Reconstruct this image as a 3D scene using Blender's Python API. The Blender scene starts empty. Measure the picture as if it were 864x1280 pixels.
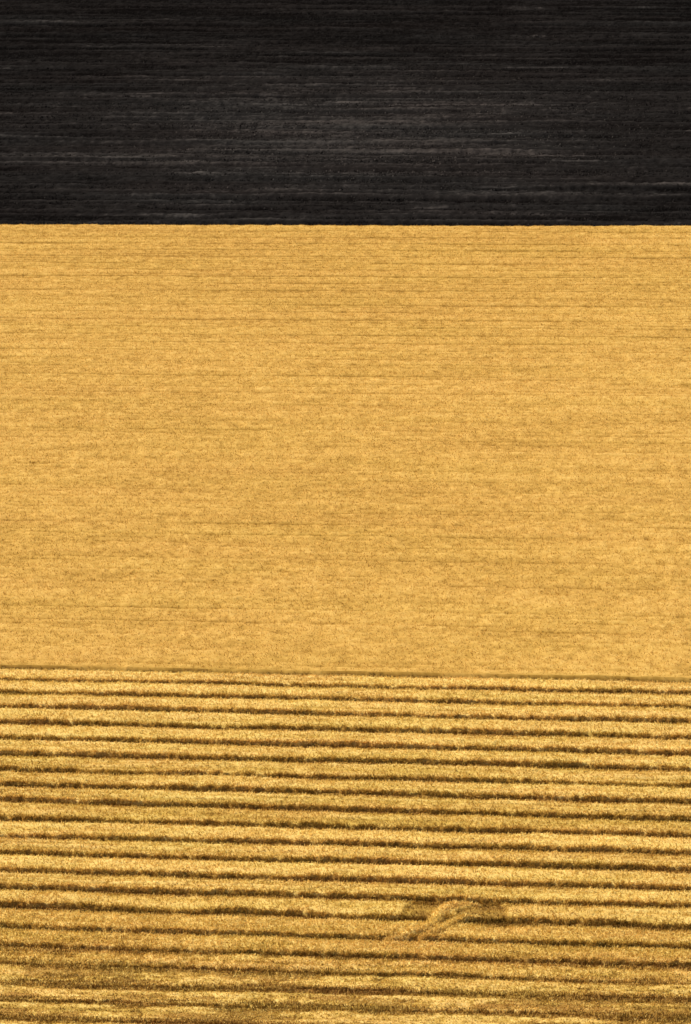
import bpy, math
import numpy as np

scene = bpy.context.scene
# ------------------------------------------------------------------ camera, sky, sun, exposure
H = 60.0                      # camera height over the fields (m)
FPX = 6000.0                  # focal length in photo pixels (photo 864 x 1280)
TH = math.atan(1360.0 / FPX)  # downward pitch
cam_d = bpy.data.cameras.new('camera')
cam = bpy.data.objects.new('camera', cam_d)
scene.collection.objects.link(cam)
cam.location = (0, 0, H)
cam.rotation_euler = (math.pi / 2 - TH, 0, 0)
cam_d.sensor_fit = 'VERTICAL'
cam_d.sensor_height = 36.0
cam_d.lens = 36.0 * FPX / 1280.0
cam_d.clip_start = 1.0
cam_d.clip_end = 20000.0
scene.camera = cam

SUN_EL, SUN_AZ = 46.0, -58.0     # azimuth from +Y (beyond the fields), negative = left
w = bpy.data.worlds.new('World')
scene.world = w
w.use_nodes = True
nt = w.node_tree
nt.nodes.clear()
sky = nt.nodes.new('ShaderNodeTexSky')
sky.sky_type = 'NISHITA'
sky.sun_disc = False
sky.sun_elevation = math.radians(SUN_EL)
sky.sun_rotation = math.radians(SUN_AZ)
bg = nt.nodes.new('ShaderNodeBackground')
bg.inputs[1].default_value = 0.065
wo = nt.nodes.new('ShaderNodeOutputWorld')
nt.links.new(sky.outputs[0], bg.inputs[0])
nt.links.new(bg.outputs[0], wo.inputs[0])

sd = bpy.data.lights.new('sun', 'SUN')
sd.energy = 4.4
sd.angle = math.radians(0.6)
sd.color = (1.0, 0.93, 0.80)
so = bpy.data.objects.new('sun', sd)
scene.collection.objects.link(so)
so.location = (0, 0, 200)
# light comes from (sin az, cos az) * cos el, sin el
so.rotation_euler = (math.radians(90 - SUN_EL), 0, math.radians(180 - SUN_AZ))

scene.view_settings.view_transform = 'Standard'
scene.view_settings.look = 'None'
scene.view_settings.gamma = 1.0
scene.view_settings.use_curve_mapping = False
scene.view_settings.exposure = 0.68

# ------------------------------------------------------------------ helpers
rng = np.random.default_rng(7)

def ground(px, py):
    """photo pixel -> point of the ground plane (x, y)"""
    px = np.asarray(px, float); py = np.asarray(py, float)
    a = (py - 640.0) / FPX
    b = (px - 432.0) / FPX
    c, s = math.cos(TH), math.sin(TH)
    dy = c - a * s
    dz = -s - a * c
    k = H / -dz
    return b * k, dy * k

def _h(ix, iy, seed):
    n = (ix.astype(np.int64) * 374761393 + iy.astype(np.int64) * 668265263 + seed * 1442695041) & 0xffffffff
    n = ((n ^ (n >> 13)) * 1274126177) & 0xffffffff
    n = ((n ^ (n >> 16)) * 2246822519) & 0xffffffff
    return ((n ^ (n >> 15)) & 0xffffff) / float(0xffffff)

def vn(x, y, seed=0):
    """value noise 0..1"""
    x = np.asarray(x, float); y = np.asarray(y, float) + np.zeros_like(x)
    ix = np.floor(x); iy = np.floor(y)
    fx = x - ix; fy = y - iy
    fx = fx * fx * (3 - 2 * fx); fy = fy * fy * (3 - 2 * fy)
    a = _h(ix, iy, seed); b = _h(ix + 1, iy, seed)
    c = _h(ix, iy + 1, seed); d = _h(ix + 1, iy + 1, seed)
    return (a * (1 - fx) + b * fx) * (1 - fy) + (c * (1 - fx) + d * fx) * fy

def fbm(x, y, seed=0, octv=3):
    s = 0; a = 1.0; t = 0
    for k in range(octv):
        s = s + a * vn(x * 2 ** k, y * 2 ** k, seed + 17 * k); t += a; a *= 0.55
    return s / t

def sst(a, b, x):
    t = np.clip((x - a) / (b - a), 0, 1)
    return t * t * (3 - 2 * t)

def grid_faces(nu, nv, off=0):
    i = np.arange(nu - 1)[:, None] * nv + np.arange(nv - 1)[None, :]
    i = i.ravel() + off
    return np.stack([i, i + nv, i + nv + 1, i + 1], 1)       # +z when u = x, v = y

def mesh_obj(name, verts, quads, tris, tint, mat, origin=(0, 0, 0), smooth=False):
    me = bpy.data.meshes.new(name)
    nq = 0 if quads is None else len(quads)
    n3 = 0 if tris is None else len(tris)
    verts = np.asarray(verts, float) - np.array(origin)
    me.vertices.add(len(verts))
    me.vertices.foreach_set('co', verts.astype(np.float32).ravel())
    loops = []
    if nq: loops.append(quads.ravel())
    if n3: loops.append(tris.ravel())
    loops = np.concatenate(loops).astype(np.int32)
    me.loops.add(len(loops))
    me.loops.foreach_set('vertex_index', loops)
    starts = np.concatenate([np.arange(nq) * 4, nq * 4 + np.arange(n3) * 3]).astype(np.int32)
    me.polygons.add(nq + n3)
    me.polygons.foreach_set('loop_start', starts)
    if smooth:
        me.polygons.foreach_set('use_smooth', np.ones(nq + n3, dtype=bool))
    me.update(calc_edges=True)
    at = me.attributes.new('tint', 'FLOAT', 'POINT')
    at.data.foreach_set('value', np.asarray(tint, np.float32))
    me.materials.append(mat)
    o = bpy.data.objects.new(name, me)
    o.location = origin
    scene.collection.objects.link(o)
    return o

def blades(x, y, z, hgt, wid, lean, seed):
    """one thin leaf/straw triangle pair per point; returns verts, tris, (per-vertex index of the blade)"""
    r = np.random.default_rng(seed)
    n = len(x)
    a = r.uniform(0, 2 * math.pi, n)
    la = r.uniform(0, 2 * math.pi, n)
    ln = lean * r.uniform(0.2, 1.0, n)
    dx, dy = np.cos(a) * wid / 2, np.sin(a) * wid / 2
    tx = np.sin(ln) * np.cos(la) * hgt; ty = np.sin(ln) * np.sin(la) * hgt; tz = np.cos(ln) * hgt
    v = np.empty((n, 4, 3))
    v[:, 0] = np.stack([x - dx, y - dy, z], 1)
    v[:, 1] = np.stack([x + dx, y + dy, z], 1)
    v[:, 2] = np.stack([x + dx * .45 + tx, y + dy * .45 + ty, z + tz], 1)
    v[:, 3] = np.stack([x - dx * .45 + tx, y - dy * .45 + ty, z + tz * .93], 1)
    q = (np.arange(n) * 4)[:, None] + np.arange(4)[None, :]
    return v.reshape(-1, 3), q

def tagged(o, label=None, cat=None, group=None, kind=None):
    if label: o['label'] = label
    if cat: o['category'] = cat
    if group: o['group'] = group
    if kind: o['kind'] = kind
    return o

# ------------------------------------------------------------------ materials
def ramp_mat(name, stops, rough=0.8, hue_scale=0.35, hue_amt=0.12, fine=9.0, fine_amt=0.25, spec=0.1, transl=0.0,
             hue_a=(1.0, 0.93, 0.85, 1), hue_b=(0.95, 1.0, 0.85, 1), bump=0.0):
    m = bpy.data.materials.new(name); m.use_nodes = True
    n = m.node_tree; n.nodes.clear(); L = n.links.new
    out = n.nodes.new('ShaderNodeOutputMaterial'); p = n.nodes.new('ShaderNodeBsdfPrincipled')
    p.inputs['Roughness'].default_value = rough
    p.inputs['Specular IOR Level'].default_value = spec
    if transl:
        tr = n.nodes.new('ShaderNodeBsdfTranslucent'); ms = n.nodes.new('ShaderNodeMixShader')
        ms.inputs[0].default_value = transl
        L(p.outputs[0], ms.inputs[1]); L(tr.outputs[0], ms.inputs[2]); L(ms.outputs[0], out.inputs[0])
    else:
        L(p.outputs[0], out.inputs[0])
    at = n.nodes.new('ShaderNodeAttribute'); at.attribute_name = 'tint'
    geo = n.nodes.new('ShaderNodeNewGeometry')
    nz = n.nodes.new('ShaderNodeTexNoise'); nz.inputs['Scale'].default_value = fine
    nz.inputs['Detail'].default_value = 3.0
    L(geo.outputs['Position'], nz.inputs['Vector'])
    ma = n.nodes.new('ShaderNodeMath'); ma.operation = 'MULTIPLY_ADD'
    ma.inputs[1].default_value = fine_amt; ma.inputs[2].default_value = -fine_amt / 2
    L(nz.outputs[0], ma.inputs[0])
    ad = n.nodes.new('ShaderNodeMath'); ad.operation = 'ADD'; ad.use_clamp = True
    L(at.outputs['Fac'], ad.inputs[0]); L(ma.outputs[0], ad.inputs[1])
    cr = n.nodes.new('ShaderNodeValToRGB')
    el = cr.color_ramp.elements
    el[0].position, el[0].color = stops[0][0], (*stops[0][1], 1)
    el[1].position, el[1].color = stops[-1][0], (*stops[-1][1], 1)
    for s in stops[1:-1]:
        e = el.new(s[0]); e.color = (*s[1], 1)
    L(ad.outputs[0], cr.inputs[0])
    n2 = n.nodes.new('ShaderNodeTexNoise'); n2.inputs['Scale'].default_value = hue_scale
    n2.inputs['Detail'].default_value = 4.0
    mp = n.nodes.new('ShaderNodeMapping'); mp.inputs['Scale'].default_value = (0.5, 1.6, 1)
    L(geo.outputs['Position'], mp.inputs[0]); L(mp.outputs[0], n2.inputs['Vector'])
    st = n.nodes.new('ShaderNodeMapRange'); st.inputs[1].default_value = 0.35; st.inputs[2].default_value = 0.65
    L(n2.outputs[0], st.inputs[0])
    hm = n.nodes.new('ShaderNodeMix'); hm.data_type = 'RGBA'
    hm.inputs['A'].default_value = hue_a; hm.inputs['B'].default_value = hue_b
    L(st.outputs[0], hm.inputs[0])
    mu = n.nodes.new('ShaderNodeMix'); mu.data_type = 'RGBA'; mu.blend_type = 'MULTIPLY'
    mu.inputs[0].default_value = 1.0
    L(cr.outputs[0], mu.inputs['A']); L(hm.outputs['Result'], mu.inputs['B'])
    L(mu.outputs['Result'], p.inputs['Base Color'])
    if transl: L(mu.outputs['Result'], tr.inputs[0])
    if bump:
        bp = n.nodes.new('ShaderNodeBump'); bp.inputs['Strength'].default_value = bump
        bp.inputs['Distance'].default_value = 0.05
        L(nz.outputs[0], bp.inputs['Height']); L(bp.outputs[0], p.inputs['Normal'])
    return m

STRAW = [(0.0, (0.22, 0.115, 0.022)), (0.3, (0.37, 0.21, 0.040)), (0.6, (0.61, 0.39, 0.085)), (1.0, (0.86, 0.62, 0.21))]
WHEAT = [(0.0, (0.18, 0.09, 0.014)), (0.35, (0.42, 0.235, 0.040)), (0.65, (0.63, 0.378, 0.090)), (1.0, (0.81, 0.54, 0.165))]
SOIL = [(0.0, (0.004, 0.0033, 0.003)), (0.5, (0.016, 0.0140, 0.0128)), (1.0, (0.058, 0.050, 0.044))]
FLOOR = [(0.0, (0.14, 0.068, 0.014)), (0.45, (0.31, 0.165, 0.033)), (1.0, (0.50, 0.31, 0.07))]
m_straw = ramp_mat('cut_straw', STRAW, bump=0.3, transl=0.25, hue_a=(1, .95, .88, 1), hue_b=(.985, .99, .86, 1))
m_wheat = ramp_mat('ripe_wheat', WHEAT, hue_scale=0.12, bump=0.3, transl=0.25, fine=6, fine_amt=.15, hue_a=(1, .955, .86, 1), hue_b=(1, .985, .86, 1))
m_soil = ramp_mat('black_ploughed_soil', SOIL, fine=5.0, fine_amt=0.35, hue_scale=0.08,
                  hue_a=(1, 0.95, 0.95, 1), hue_b=(0.95, 0.98, 1.0, 1), bump=0.5, spec=0.0, rough=1.0)
m_floor = ramp_mat('stubble_soil', FLOOR, fine=7.0, fine_amt=0.4, bump=0.6)

# ------------------------------------------------------------------ the boundary lines of the rows, read as ground lines
# (y at the left, middle and right of the picture) of the dark gaps between the swaths
GAPS = [(837, 844, 854), (852, 860, 870), (869, 876, 888), (887, 895, 907), (907, 915, 926.5), (927, 935, 947),
        (947, 954, 966), (966, 975, 987), (985.5, 994, 1008), (1005, 1014, 1029.5), (1028, 1036, 1050),
        (1049, 1058, 1071), (1071, 1080, 1092.5), (1092.5, 1102, 1117.5), (1115, 1124, 1137.5),
        (1139, 1148, 1165), (1163, 1172, 1190), (1186, 1194, 1212), (1205, 1216, 1232), (1230, 1238, 1252),
        (1251, 1260, 1275), (1275, 1284, 1299), (1299, 1308, 1324)]
def fit_line(ys):
    X, Y = ground([0, 432, 864], ys)
    b, a = np.polyfit(X, Y, 1)
    return a, b                                       # Y = a + b X
LINES = [fit_line(g) for g in GAPS]
GAPW = [0.62 * k for k in [.22, .42, .42, .36, .55, .50, .55, .42, .62, .62, .50, .50, .55, .42, .50, .42, .40, .34, .36, .36, .30, .40, .3]]
XT, YT = ground([0, 864], [282.5, 285.0])              # edge of the black soil
b0 = (YT[1] - YT[0]) / (XT[1] - XT[0]); a0 = YT[0] - b0 * XT[0]
aF, bF = LINES[0]

# ------------------------------------------------------------------ ground: one sheet to the horizon
v = np.array([[-9000, -3000, -0.35], [9000, -3000, -0.35], [9000, 15000, -0.35], [-9000, 15000, -0.35]], float)
g = mesh_obj('ground', v, np.array([[0, 1, 2, 3]]), None, [0.6] * 4, m_floor)
tagged(g, kind='structure')

# ------------------------------------------------------------------ black ploughed field
def build_soil():
    xs = np.concatenate([np.arange(-160, -44, 0.8), np.arange(-44, 44, 0.16), np.arange(44, 160.1, 0.8)])
    ds = np.concatenate([np.arange(0, 165, 0.22), np.arange(165, 420, 1.2)])
    X, D = np.meshgrid(xs, ds, indexing='ij')
    Y = a0 + b0 * X + D + 0.5 * (fbm(X * .8, X * 0, 49, 3) - .5) * np.exp(-D / 1.5)
    s = D + 0.25 * (vn(X * 0.05, D * 0.1, 3) - .5)
    # furrows turned by a wide plough, every pass a little different
    pas = np.floor(s / 4.9)
    fur = 0.5 + 0.5 * np.cos(2 * math.pi * s / 2.45 + 1.2 * _h(pas, pas * 0, 5))
    deep = 0.5 + 0.5 * np.cos(2 * math.pi * s / 4.9)
    mod = 0.35 + 0.9 * vn(X * 0.09, s * 0.45, 8)
    long1 = fbm(X * 0.04, s * 0.62, 11, 3)
    long2 = fbm(X * 0.25, s * 1.2, 12, 3)
    cl = fbm(X * 1.9, D * 1.1, 21, 3); cb = fbm(X * .45, D * .55, 22, 3)
    fine = vn(X * 0.10, s * 1.9, 46); fine2 = vn(X * .3, s * 3.1, 47)
    Z = 0.16 * fur * mod + 0.10 * deep ** 3 + 0.24 * (long1 - .5) + 0.16 * (long2 - .5) + 0.12 * (fine - .5) + 0.20 * (cl - .5) + 0.10 * (cb - .5) - 0.05
    Z = Z - 0.28 * np.exp(-((D - 0.6) / 0.8) ** 2) 
    # crests lighter with dried crumbs and painted light; mid-field lighter as painted lens vignette
    vign = np.exp(-((X + 1) / 27.0) ** 2 - ((D - 48) / 40.0) ** 2)
    tint = (0.08 + 0.40 * vign + 0.26 * sst(.35, .78, long1) * mod + 0.34 * (long2 - .45) + 0.34 * (cl - .5) + 0.10 * (cb - .5) + .26 * (fine - .5) + .22 * (fine2 - .5)
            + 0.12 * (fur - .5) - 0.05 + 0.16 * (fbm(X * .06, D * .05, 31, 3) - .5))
    streak = sst(.72, .9, vn(X * 0.16, s * 2.4, 41)) * sst(.5, .8, vn(X * .06, s * .5, 42))  # bright dashes: dried crests plus the light they catch, painted in
    tint = tint + 0.45 * streak * (0.5 + vn(X * 3, s * 3, 43)) * .8
    tint = tint + 0.22 * (_h(np.floor(X * 6), np.floor(D * 3.3), 44) - .5) + 0.18 * (vn(X * 4.2, D * 2.2, 45) - .5)
    V = np.stack([X, Y, Z], -1).reshape(-1, 3)
    T = tint.ravel()
    q = grid_faces(len(xs), len(ds))
    # clods
    r = np.random.default_rng(5)
    n = 130000
    dx = r.uniform(-44, 44, n); dd = r.uniform(0.3, 150, n)
    cz = 0.04
    size = r.uniform(0.03, 0.08, n) * (0.6 + r.random(n))
    ax = r.uniform(0, 6.28, n)
    k = np.arange(3) * 2.094
    yy = a0 + b0 * dx + dd
    cv = np.empty((n, 4, 3))
    ss = dd + 0.25 * (vn(dx * 0.05, dd * 0.1, 3) - .5)
    zb = 0.34 * (fbm(dx * 0.04, ss * 0.62, 11, 3) - .5) + 0.10 * (0.5 + 0.5 * np.cos(2 * math.pi * ss / 4.9)) ** 3 + 0.02
    for i in range(3):
        cv[:, i, 0] = dx + np.cos(ax + k[i]) * size; cv[:, i, 1] = yy + np.sin(ax + k[i]) * size; cv[:, i, 2] = zb - 0.04
    cv[:, 3, 0] = dx; cv[:, 3, 1] = yy; cv[:, 3, 2] = zb + size * 1.0
    base = (np.arange(n) * 4)[:, None]
    tr = np.concatenate([base + np.array([[0, 1, 3]]), base + np.array([[1, 2, 3]]), base + np.array([[2, 0, 3]])])
    ct = np.repeat(np.clip(r.normal(.42, .22, n) * (0.5 + 0.7 * np.exp(-((dx - 3) / 26.0) ** 2 - ((dd - 48) / 40.0) ** 2)), 0, 1), 4)  # clods take the same painted vignette
    off = len(V)
    o = mesh_obj('ploughed_soil', np.concatenate([V, cv.reshape(-1, 3)]), q, tr + off, np.concatenate([T, ct]), m_soil)
    tagged(o, kind='structure')
build_soil()

# ------------------------------------------------------------------ smooth golden wheat field
def wheat_height(X, F):
    """F = 0 at the near edge .. 1 at the black soil"""
    Yn = aF + bF * X; Yf = a0 + b0 * X
    Lc = (a0 - aF)
    s = F * Lc                                  # row coordinate in metres
    s2 = s + 0.35 * (fbm(X * 0.05, s * 0.08, 51, 2) - .5) + 0.10 * (vn(X * 0.7, s * .5, 52) - .5)
    row = np.floor(s2 / 2.85)
    ph = s2 / 2.85 - row
    amp = _h(row, row * 0, 53) * 0.42 + 0.16 + 0.26 * sst(.35, .8, F)
    brk = 0.30 + 0.70 * sst(.32, .66, fbm(X * 0.14, row * 3.1, 54, 3))
    fars = 0.55 + 0.45 * sst(.45, .9, F)
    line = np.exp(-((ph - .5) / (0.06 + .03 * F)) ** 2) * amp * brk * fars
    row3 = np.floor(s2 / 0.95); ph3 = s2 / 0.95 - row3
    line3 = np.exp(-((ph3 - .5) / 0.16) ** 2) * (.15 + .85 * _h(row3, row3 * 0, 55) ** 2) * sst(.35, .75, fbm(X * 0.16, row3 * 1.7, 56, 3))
    long1 = fbm(X * 0.09, s2 * 0.9, 57, 3)
    cl = fbm(X * 1.5, s * 1.4, 58, 3)
    Z = 0.16 - 0.16 * line - 0.07 * line3 + 0.10 * (long1 - .5) + 0.11 * (cl - .5)
    big = fbm(X * .05, s * .035, 59, 3)
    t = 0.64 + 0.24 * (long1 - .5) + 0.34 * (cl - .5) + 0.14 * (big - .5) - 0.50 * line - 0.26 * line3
    t = t - 0.60 * np.exp(-(s / 0.22) ** 2) * (0.3 + .6 * sst(.3, .6, fbm(X * .5, X * 0, 61, 2))) - 0.10 * np.exp(-((X - 9.5) / 1.6) ** 2 - ((s - 8.5) / 2.5) ** 2) - 0.3 * np.exp(-((X - 21.7) / .35) ** 2 - ((s - 73) / 1.2) ** 2)  # shade line along the near edge painted into the stalk colour
    t = t + 0.16 * (_h(np.floor(X * 9), np.floor(s * 4.5), 62) - .5) + 0.24 * (vn(X * 4.4, s * 2.4, 63) - .5)
    return Yn + (Yf - Yn) * F, Z, t

def build_wheat():
    xs = np.concatenate([np.arange(-130, -30, 0.7), np.arange(-30, 30, 0.13), np.arange(30, 130.1, 0.7)])
    Lc = a0 - aF
    n = int(Lc / 0.17)
    fs = np.linspace(0, 1, n)
    X, F = np.meshgrid(xs, fs, indexing='ij')
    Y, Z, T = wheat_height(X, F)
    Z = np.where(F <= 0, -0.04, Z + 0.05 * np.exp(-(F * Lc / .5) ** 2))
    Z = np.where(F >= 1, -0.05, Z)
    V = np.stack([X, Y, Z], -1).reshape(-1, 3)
    q = grid_faces(len(xs), n)
    r = np.random.default_rng(15)
    nb = 900000
    bx = r.uniform(-31, 31, nb); bf = r.uniform(0.001, 1.0, nb)
    keep = np.abs(bx) < (aF + bf * Lc) * 0.072 + 3.5
    bx = bx[keep]; bf = bf[keep]; nb = len(bx)
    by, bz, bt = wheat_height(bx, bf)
    hg = r.uniform(0.05, 0.13, nb); wd = r.uniform(0.02, 0.055, nb)
    bv, bq = blades(bx, by, bz - 0.02, hg, wd, 1.45, 16)
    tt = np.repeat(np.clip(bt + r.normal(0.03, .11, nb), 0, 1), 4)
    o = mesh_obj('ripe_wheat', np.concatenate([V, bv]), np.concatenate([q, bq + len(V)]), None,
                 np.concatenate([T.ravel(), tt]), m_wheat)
    tagged(o, 'smooth golden field of ripe wheat between the black soil and the striped swath rows', 'wheat', kind='stuff')
build_wheat()

# ------------------------------------------------------------------ dark stubble floor under the swaths
def build_floor():
    xs = np.concatenate([np.arange(-110, -22, 0.8), np.arange(-22, 22, 0.12), np.arange(22, 110.1, 0.8)])
    L0 = aF - LINES[-1][0] + 45
    ds = np.concatenate([np.arange(0, 62, 0.14), np.arange(62, L0, 1.0)])
    X, D = np.meshgrid(xs, ds, indexing='ij')
    Y = aF + bF * X - D
    cl = fbm(X * 2.3, D * 2.3, 71, 3)
    lg = fbm(X * 0.15, D * 1.2, 72, 3)
    Z = -0.03 + 0.09 * (cl - .5) + 0.05 * (lg - .5)
    Z[:, 0] = -0.05
    T = 0.36 + 0.6 * (cl - .5) + 0.5 * (lg - .5)
    V = np.stack([X, Y, Z], -1).reshape(-1, 3)
    q = grid_faces(len(xs), len(ds))[:, ::-1]
    # short brown stubble standing in the open gaps
    r = np.random.default_rng(77)
    BX, BY = [], []
    for (a, b), gw in zip(LINES, GAPW):
        n = 12000
        x = r.uniform(-22, 22, n)
        BX.append(x); BY.append(a + b * x + r.uniform(-.35, .55, n))
    n = 26000
    x = r.uniform(-22, 22, n); BX.append(x); BY.append(LINES[-1][0] + LINES[-1][1] * x - r.uniform(0, 14, n))
    BX = np.concatenate(BX); BY = np.concatenate(BY); n = len(BX)
    bv, bq = blades(BX, BY, np.full(n, -.05), r.uniform(.05, .20, n), r.uniform(.015, .05, n), .8, 78)
    bt = np.repeat(np.clip(r.normal(.42, .22, n), 0, 1), 4)
    o = mesh_obj('stubble_ground', np.concatenate([V, bv]), np.concatenate([q, bq + len(V)]), None,
                 np.concatenate([T.ravel(), bt]), m_floor)
    tagged(o, kind='structure')
build_floor()

# ------------------------------------------------------------------ the disturbed spot where the machine turned
def px_patch(X, Y, px, py, rx, ry):
    gx, gy = ground(px, py)
    gy2 = ground(px, py + ry)[1]; gx2 = ground(px + rx, py)[0]
    return np.exp(-((X - gx) / (gx2 - gx)) ** 2 - ((Y - gy) / (gy - gy2)) ** 2)

def bare(X, Y):
    """0..1 : straw raked away here"""
    b = 0
    for p in [(530, 1138, 22, 11, 1.6), (520, 1146, 14, 6, .6), (612, 1142, 28, 11, 1.4), (586, 1146, 22, 6, .7), (530, 1168, 30, 3, .6), (575, 1143, 10, 4, .6),
              (625, 1152, 14, 8, .8), (740, 1159, 120, 3.6, .9), (850, 1164, 60, 4, .8), (500, 1172, 24, 3.5, .5)]:
        b = b + p[4] * px_patch(X, Y, *p[:4])
    for p in [(672, 1145, 34, 9, 1.2), (566, 1150, 8, 14, .9)]:
        b = b - p[4] * px_patch(X, Y, *p[:4])
    n = fbm(X * 1.6, Y * 1.1, 81, 3)
    return np.clip(sst(.25, .75, b + (n - .5) * .8), 0, 1)

# ------------------------------------------------------------------ swaths of cut straw
ORD = ['first', 'second', 'third', 'fourth', 'fifth', 'sixth', 'seventh', 'eighth', 'ninth', 'tenth', 'eleventh',
       'twelfth', 'thirteenth', 'fourteenth', 'fifteenth', 'sixteenth', 'seventeenth', 'eighteenth', 'nineteenth',
       'twentieth', 'twenty-first', 'twenty-second']
LOOK = {0: 'narrow pale straw swath bordering the smooth wheat field, farthest of the striped rows',
        7: 'eighth straw swath from the smooth wheat, tan with a thin dark line along it',
        14: 'fifteenth straw swath from the smooth wheat, broken by the raked dark patches right of centre',
        15: 'sixteenth straw swath from the smooth wheat, crossed by the curved straw trail',
        21: 'thin ragged straw swath nearest the camera, cut off by the lower edge of the photo'}

def swath_surface(i, X, v):
    """v 0 (far edge) .. 1 (near edge)"""
    (a1, b1), (a2, b2) = LINES[i], LINES[i + 1]
    Yf = a1 + b1 * X; Yn = a2 + b2 * X
    sd_ = 100 + 13 * i
    rough_field = sst(14.8, 18, i)                     # the nearest rows are ragged and thin
    gf = 0.10 + 0.10 * GAPW[i] + 0.20 * (fbm(X * 0.35, X * 0, sd_, 3) - .5) + 0.16 * (fbm(X * 2.2, X * 0, sd_ + 1, 3) - .5)
    gn = GAPW[i + 1] + 0.45 * (fbm(X * 0.28, X * 0, sd_ + 2, 3) - .5) + 0.24 * (fbm(X * 1.7, X * 0, sd_ + 3, 3) - .5)
    gf = gf + 0.10 * (vn(X * 6.5, X * 0, sd_ + 11) - .5) + (0.05 if i == 0 else 0)
    gn = gn + 0.16 * (vn(X * 5.5, X * 0, sd_ + 12) - .5) + 0.10 * (vn(X * 11, X * 0, sd_ + 13) - .5)
    gn = gn + 0.07 - 0.22 * rough_field + 0.50 * rough_field * (vn(X * .22, X * 0, sd_ + 14) - .5)
    gn = gn + 0.16 * (_h(np.array([float(i)]), np.array([5.0]), 19)[0] - .6) + 0.22 * (fbm(X * .09, X * 0, sd_ + 21, 2) - .5)
    gn = np.maximum(gn, 0.03)
    Y = Yf - gf + (Yn + gn - (Yf - gf)) * v
    s = (Yf - Y)
    prof = sst(0, 0.10, v) * (1 - sst(0.93 + 0.03 * vn(X * 3.1, X * 0, 120 + i), 1.0, v))
    hgt = 0.15 - 0.105 * rough_field + 0.10 * (fbm(X * 0.3, X * 0, sd_ + 4, 2) - .5)
    if i == 0: hgt = hgt * .7
    dome = 0.72 + 0.28 * np.sin(math.pi * np.clip(v, 0, 1)) + 0.06 * v
    cl = fbm(X * 1.9, Y * 2.0, 91, 3)
    lg = fbm(X * 0.16, s * 2.6 + 10 * i, sd_ + 6, 3)
    fs_ = vn(X * 0.10, s * 5.0, sd_ + 15); mid = fbm(X * .9, s * 1.6, sd_ + 16, 2)
    tone = _h(np.array([float(i)]), np.array([2.0]), 9)[0]
    br = bare(X, Y)
    patch = fbm(X * 0.35, Y * 0.55, 95, 3)
    Z = (hgt * dome + 0.08 * (cl - .5) + 0.10 * (lg - .5)) * prof - 0.05 * (1 - prof)
    thin = sst(.44, .66, patch * .5 + lg * .5 + 0.05) * rough_field
    Z = Z - 0.10 * thin * prof - br * (hgt * 0.6) * prof
    t = 0.92 + 0.36 * (cl - .5) + 0.40 * (lg - .5) + 0.22 * (mid - .5) - 0.42 * sst(.62, .95, fs_) * sst(.4, .7, mid + .1) * (0.42 + .7 * rough_field) + 0.08 * rough_field - 0.14 * tone
    t = t + 0.14 * (_h(np.floor(X * 9), np.floor(Y * 7), 64) - .5) * (1 + 1.5 * rough_field) + (0.2 + .3 * rough_field) * (vn(X * 4.5, Y * 4, 65) - .5)
    t = t - 0.24 * thin - 0.06 * rough_field * (1 - patch) - 0.50 * br
    if i in (6, 8, 11, 13):                              # drill lines seen through the straw
        for c_, wd_ in ((.35, .05), (.68, .05)):
            ln = np.exp(-((v - c_) / wd_) ** 2) * sst(.35, .65, fbm(X * .12, X * 0 + c_ * 9, sd_ + 8, 2))
            t = t - 0.28 * ln; Z = Z - 0.07 * ln
    if i in (6, 9):
        t = t - 0.10
    # dark stains, in both lower corners partly painted lens vignette
    for px, py, rx, ry, k in ((4, 1268, 30, 9, .38), (860, 1272, 30, 7, .3), (110, 1222, 90, 6, .2), (330, 1233, 60, 5, .2)):
        t = t - k * px_patch(X, Y, px, py, rx, ry)
    return Y, Z, t

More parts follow.
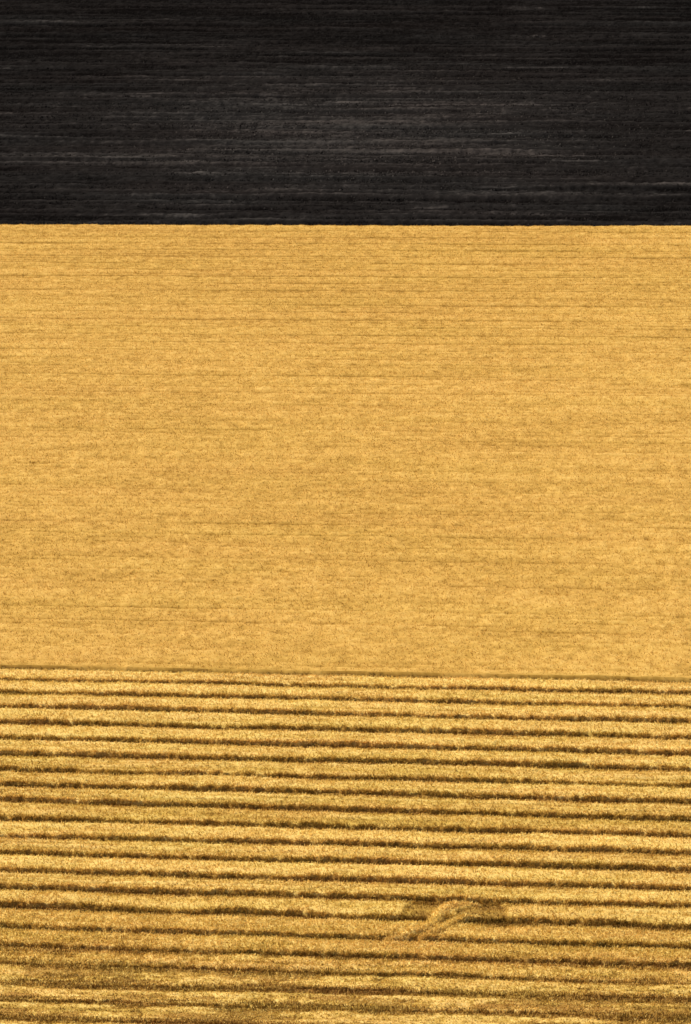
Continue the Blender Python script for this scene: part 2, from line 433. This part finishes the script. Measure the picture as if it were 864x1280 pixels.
def build_swath(i):
    xs = np.concatenate([np.arange(-60, -20, 0.3), np.arange(-20, 20, 0.075), np.arange(20, 60.1, 0.3)])
    vs = np.concatenate([np.linspace(0, .1, 4)[:-1], np.linspace(.1, .93, 24)[:-1], np.linspace(.93, 1, 5)])
    X, Vv = np.meshgrid(xs, vs, indexing='ij')
    Y, Z, T = swath_surface(i, X, Vv)
    V = np.stack([X, Y, Z], -1).reshape(-1, 3)
    q = grid_faces(len(xs), len(vs))[:, ::-1]
    r = np.random.default_rng(300 + i)
    nb = 15000 + (14000 if i > 14 else 0)
    bx = r.uniform(-21, 21, nb); bv = r.uniform(0.03, .98, nb)
    ne = 20000                                           # tufts hanging over the near and far edges
    ex = r.uniform(-21, 21, ne); ev = np.where(r.random(ne) < .75, r.uniform(.92, 1.0, ne), r.uniform(0.0, .05, ne))
    clump = vn(ex * 3.3, ex * 0, 400 + i) > (.22 + .3 * sst(14.8, 18, i)) * r.random(ne) * 2
    ex, ev = ex[clump], ev[clump]
    bx = np.concatenate([bx, ex]); bv = np.concatenate([bv, ev])
    n = len(bx)
    by, bz, bt = swath_surface(i, bx, bv)
    hg = r.uniform(0.06, 0.17, n); wd = r.uniform(0.02, 0.07, n)
    hg[nb:] *= 1.25
    hg *= 1 - .4 * sst(15.5, 19, i)
    bt[nb:] -= np.where(bv[nb:] > .9, .16 * (1 - .7 * sst(14.8, 18, i)), 0.0)
    q2v, q2 = blades(bx, by, np.maximum(bz - 0.02, -0.03), hg, wd, 1.3, 500 + i)
    tt = np.repeat(np.clip(bt + r.normal(0.0, .12 + .10 * sst(14.8, 18, i), n), 0, 1), 4)
    org = (0, float((LINES[i][0] + LINES[i + 1][0]) / 2), 0)
    o = mesh_obj('straw_swath', np.concatenate([V, q2v]), np.concatenate([q, q2 + len(V)]), None,
                 np.concatenate([T.ravel(), tt]), m_straw, org)
    lab = LOOK.get(i, ('%s ragged straw swath counted from the smooth wheat field edge' if i > 16 else
                       '%s straw swath counted from the smooth wheat field edge') % ORD[i])
    tagged(o, lab, 'straw swath', 'swaths of cut straw lying in rows')
for i in range(len(LINES) - 1):
    build_swath(i)

# curved trail of straw that leaves its row and crosses to the next one
def build_trail(pts, hk, wk, label):
    P = np.array([ground(p[0], p[1]) for p in pts])
    # resample
    d = np.concatenate([[0], np.cumsum(np.hypot(*np.diff(P, axis=0).T))])
    n = 150
    t = np.linspace(0, d[-1], n)
    cx = np.interp(t, d, P[:, 0]); cy = np.interp(t, d, P[:, 1])
    k = np.ones(13) / 13
    cx = np.convolve(np.pad(cx, 6, mode='edge'), k, 'valid'); cy = np.convolve(np.pad(cy, 6, mode='edge'), k, 'valid')
    tx = np.gradient(cx); ty = np.gradient(cy); l = np.hypot(tx, ty); nx, ny = -ty / l, tx / l
    u = t / d[-1]
    wv = np.linspace(-1, 1, 15)
    W = wk * (0.42 + 0.25 * (fbm(t * 1.2, t * 0, 600, 2) - .5)) * np.minimum(1, np.minimum(u, 1 - u) * 6 + .15)
    X = cx[:, None] + nx[:, None] * W[:, None] * wv[None]
    Y = cy[:, None] + ny[:, None] * W[:, None] * wv[None]
    cl = fbm(X * 2.6, Y * 2.4, 601, 3)
    hh = hk * np.minimum(1, np.minimum(u, 1 - u) * 6)[:, None] * (1 - np.abs(wv[None]) ** 2.2)
    Z = hh + 0.14 * (cl - .5) * (1 - np.abs(wv[None])) - 0.02 + 0.05 * (1 - np.abs(wv[None]))
    T = 0.98 + 0.5 * (cl - .5)
    V = np.stack([X, Y, Z], -1).reshape(-1, 3)
    q = grid_faces(n, 15)
    r = np.random.default_rng(9)
    idx = r.integers(0, len(V), 2200)
    j = r.uniform(-.06, .06, (2200, 2))
    bv, bq = blades(V[idx, 0] + j[:, 0], V[idx, 1] + j[:, 1], V[idx, 2] - .02, r.uniform(.06, .2, 2200), r.uniform(.02, .07, 2200), 1.1, 10)
    org = (float(cx.mean()), float(cy.mean()), 0)
    o = mesh_obj('straw_trail', np.concatenate([V, bv]), np.concatenate([q, bq + len(V)]), None,
                 np.concatenate([T.ravel(), np.repeat(np.clip(T.ravel()[idx] + r.normal(0, .20, 2200), 0, 1), 4)]), m_straw, org)
    tagged(o, label, 'straw ridge')
build_trail([(478, 1176), (500, 1173.5), (518, 1169), (534, 1162), (545, 1153), (551, 1144), (562, 1137), (582, 1133), (600, 1134)],
            0.22, 0.85, 'longer curved straw ridge, farther branch of the fork between the dark raked patches')
build_trail([(522, 1176), (538, 1172), (553, 1165), (566, 1156), (580, 1151), (600, 1149)],
            0.18, 0.55, 'thin short straw ridge, nearer branch of the fork beside the dark raked patches')
